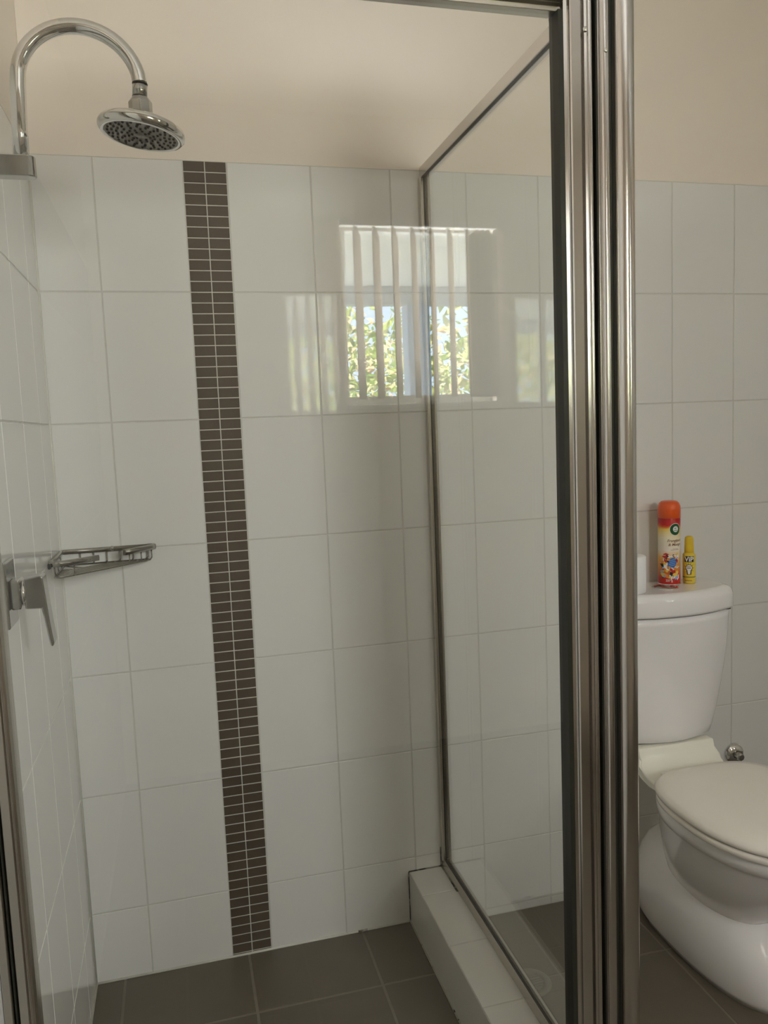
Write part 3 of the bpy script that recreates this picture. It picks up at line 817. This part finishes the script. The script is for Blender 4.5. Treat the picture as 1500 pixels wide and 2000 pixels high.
# ------------------------------------------------------------------ aerosol can
LZ = 0.8905
cc = (1.599, -0.062)
th0 = math.atan2(-1.995 - cc[1], 0.28 - cc[0])
can = empty('air_freshener_can', 'tall red and yellow aerosol can with orange cap standing on the cistern', 'aerosol can', (cc[0], cc[1], LZ))
CR = 0.0300
MT['can'] = ramp_mat('can_print', LZ, LZ + 0.19, [(0.0, (0.52, 0.015, 0.012)), (0.12, (0.55, 0.03, 0.015)), (0.24, (0.70, 0.22, 0.03)), (0.42, (0.80, 0.45, 0.10)), (0.52, (0.80, 0.72, 0.60)), (0.70, (0.80, 0.72, 0.50)), (0.84, (0.80, 0.55, 0.08)), (0.89, (0.62, 0.10, 0.02)), (0.92, (0.50, 0.012, 0.012)), (1.0, (0.45, 0.01, 0.012))])
bm = bmesh.new()
lathe(bm, [(0.0001, 0.002), (0.026, 0.002), (0.0285, 0.0), (0.0300, 0.003), (CR, 0.006), (CR, 0.186), (0.0290, 0.189), (0.0285, 0.191)], (cc[0], cc[1], LZ), 48)
body = part('can_body', bm, MT['can'], can)
bm = bmesh.new()
lathe(bm, [(0.0298, 0.0), (0.0315, 0.0008), (0.0318, 0.003), (0.0305, 0.0045)], (cc[0], cc[1], LZ), 48)
part('base_rim', bm, MT['chrome'], can)
bm = bmesh.new()
lathe(bm, [(0.0299, 0.188), (0.0307, 0.1885), (0.0307, 0.214), (0.0296, 0.222), (0.0262, 0.2295), (0.0215, 0.2340), (0.0150, 0.2358), (0.0001, 0.2362)], (cc[0], cc[1], LZ), 48)
part('cap', bm, mat('orange_cap', (0.72, 0.10, 0.015), 0.3, coat=0.3), can, label='domed orange cap')
bm = bmesh.new()
R1 = CR + 0.0002
w = lambda vf, mi, dr_=0, u0=0, z=0, rot=0: wrap(bm, vf[0], vf[1], cc, R1 + dr_, th0, LZ + z, u0, KI[mi], rot)
# round logo
w(ngon(0, 0, 0.0165, 0.0172), 'white', 0.0001, 0.0175, 0.158); w(ngon(0, 0, 0.0155, 0.0162), 'green', 0.0003, 0.0175, 0.158); w(ngon(0, 0, 0.0078, 0.0082), 'white', 0.0005, 0.0180, 0.1585)
w(text_mesh('air', 0.0078, 0, 0.0001), 'green', 0.0007, 0.018, 0.1592); w(text_mesh('wick', 0.0060, 0, 0.0001), 'green', 0.0007, 0.018, 0.1535)
w(text_mesh('Frangipani', 0.0108, 0.3, 0.00012), 'ink', 0.0003, 0.0165, 0.1235, 0.04); w(text_mesh('& Mango', 0.0108, 0.3, 0.00012), 'ink', 0.0003, 0.0165, 0.1125, 0.04)
w(poly((-0.008, 0), (0.008, 0), (0.008, 0.0008), (-0.008, 0.0008)), 'ink', 0.0003, 0.018, 0.1035)
w(poly((-0.012, 0), (0.012, 0), (0.012, 0.0008), (-0.012, 0.0008)), 'ink', 0.0003, 0.016, 0.1005)
w(text_mesh('237 g', 0.0085, 0, 0.0002), 'white', 0.0003, 0.0, 0.0120)
# scattered leaf, flower and glass shapes
w(ngon(0, 0, 0.0115, 0.0150), 'blue', 0.0003, 0.008, 0.0640, -0.35)
for k in range(4): w(poly((-0.009, -0.001), (0.009, 0.002), (0.009, 0.0035), (-0.009, 0.0005)), 'lblue', 0.0005, 0.008, 0.056 + k * 0.005, 0.1)
rnd = random.Random(11)
for i in range(95):
    uu = rnd.uniform(-0.022, 0.026); zz = rnd.uniform(0.022, 0.088)
    if (uu - 0.008) ** 2 / 0.012 ** 2 + (zz - 0.064) ** 2 / 0.015 ** 2 < 1: continue
    a = rnd.uniform(0, 6.28); L1 = rnd.uniform(0.004, 0.0095); L2 = rnd.uniform(0.002, 0.0055)
    w(poly((-L1, 0), (0, -L2), (L1, 0.0008), (0.0, L2)), rnd.choice(['white', 'white', 'yellow', 'yellow', 'black', 'red', 'orange', 'white', 'lblue']), 0.0003 + 0.00002 * i, uu, zz, a)
w(poly((-0.009, -0.003), (0.007, -0.005), (0.009, 0.003), (-0.006, 0.005)), 'red', 0.0018, 0.009, 0.0385, 0.5)
w(poly((-0.012, 0.0), (0.0, -0.005), (0.014, -0.002), (0.010, 0.004), (-0.006, 0.005)), 'yellow', 0.0016, 0.012, 0.031, 0.2)
part('label_art', bm, INK, body)

# ------------------------------------------------------------------ small yellow spray
sc_ = (1.6560, -0.072)
sp = empty('toilet_spray_bottle', 'small yellow spray bottle standing right of the aerosol can', 'spray bottle', (sc_[0], sc_[1], LZ))
SR = 0.0172
bm = bmesh.new()
lathe(bm, [(0.0001, 0.001), (0.0145, 0.001), (0.0165, 0.0), (SR, 0.002), (SR, 0.080), (0.0160, 0.0835), (0.0125, 0.0855), (0.0120, 0.088)], (sc_[0], sc_[1], LZ), 40)
sb = part('bottle_body', bm, mat('yellow_bottle', (0.78, 0.58, 0.06), 0.3, coat=0.2), sp)
bm = bmesh.new()
lathe(bm, [(0.0118, 0.0865), (0.0128, 0.087), (0.0126, 0.100), (0.0116, 0.126), (0.0105, 0.1305), (0.0060, 0.133), (0.0001, 0.1335)], (sc_[0], sc_[1], LZ), 32)
part('cap', bm, mat('yellow_cap', (0.74, 0.50, 0.035), 0.32), sp)
bm = bmesh.new()
th1 = math.atan2(-1.995 - sc_[1], 0.28 - sc_[0])
w2 = lambda vf, mi, dr_=0, u0=0, z=0, rot=0: wrap(bm, vf[0], vf[1], sc_, SR + 0.0002 + dr_, th1, LZ + z, u0, KI[mi], rot)
# starburst and outline shapes
for k in range(11):
    a = 2 * PI * k / 11
    w2(poly((0.004 * math.cos(a - 0.25), 0.006 * math.sin(a - 0.25)), (0.017 * math.cos(a), 0.021 * math.sin(a)), (0.004 * math.cos(a + 0.25), 0.006 * math.sin(a + 0.25))), 'olive', 0.0002, 0, 0.045)
w2(poly((-0.013, 0), (0.013, 0), (0.013, 0.0165), (-0.013, 0.0165)), 'black', 0.0002, 0, 0.0615)
w2(text_mesh('ViP', 0.0185, 0, 0.0005), 'white', 0.0004, 0, 0.0635)
w2(ngon(0, 0, 0.0098, 0.0098), 'black', 0.0003, 0, 0.045); w2(poly((-0.0070, 0.0), (-0.0058, -0.014), (0.0058, -0.014), (0.0070, 0.0)), 'black', 0.0003, 0, 0.040)
w2(ngon(0, 0, 0.0080, 0.0078), 'white', 0.0005, 0, 0.0455); w2(poly((-0.0045, 0.0), (-0.0030, -0.012), (0.0030, -0.012), (0.0045, 0.0)), 'white', 0.0005, 0, 0.0395)
for zz in (0.0475, 0.0432): w2(poly((-0.0055, 0), (0.0055, 0), (0.0055, 0.0016), (-0.0055, 0.0016)), 'black', 0.0007, 0, zz)
w2(poly((-0.024, 0), (0.024, 0), (0.024, 0.0028), (-0.024, 0.0028)), 'olive', 0.0002, 0, 0.0175)
w2(poly((-0.010, 0), (0.010, 0), (0.010, 0.0018), (-0.010, 0.0018)), 'ink', 0.0002, -0.002, 0.0080)
part('label_art', bm, INK, sb)

# ------------------------------------------------------------------ toilet roll
rc_ = (1.4400, -0.105)
ro = empty('toilet_roll', 'white toilet paper roll standing on end at the left of the cistern', 'toilet roll', (rc_[0], rc_[1], LZ))
bm = bmesh.new()
lathe(bm, [(0.022, 0.001), (0.045, 0.0), (0.0485, 0.002), (0.0490, 0.05), (0.0485, 0.097), (0.046, 0.099), (0.022, 0.0985), (0.022, 0.001)], (rc_[0], rc_[1], LZ), 48)
part('paper', bm, MT['paper'], ro)
bm = bmesh.new(); lathe(bm, [(0.0200, 0.001), (0.0218, 0.001), (0.0218, 0.098), (0.0200, 0.098), (0.0200, 0.001)], (rc_[0], rc_[1], LZ), 32)
part('cardboard_core', bm, MT['card'], ro)

# ------------------------------------------------------------------ stop valve on wall
vx, vz = 1.862, 0.332
va = empty('stop_valve', 'dark chrome water stop valve on the wall right of the toilet', 'water valve', (vx, 0.0, vz))
bm = bmesh.new()
lathe(bm, [(0.0330, -0.0008), (0.0330, -0.003), (0.0300, -0.010), (0.0210, -0.0165), (0.0125, -0.018)], (vx, 0, vz), 36, 'y')
part('wall_flange', bm, MT['chrome'], va)
bm = bmesh.new()
lathe(bm, [(0.0085, -0.012), (0.0085, -0.036)], (vx, 0, vz), 20, 'y'); lathe(bm, [(0.012, -0.022), (0.012, -0.036), (0.009, -0.039)], (vx, 0, vz), 8, 'y', smooth=False)
part('valve_body', bm, MT['satin'], va)
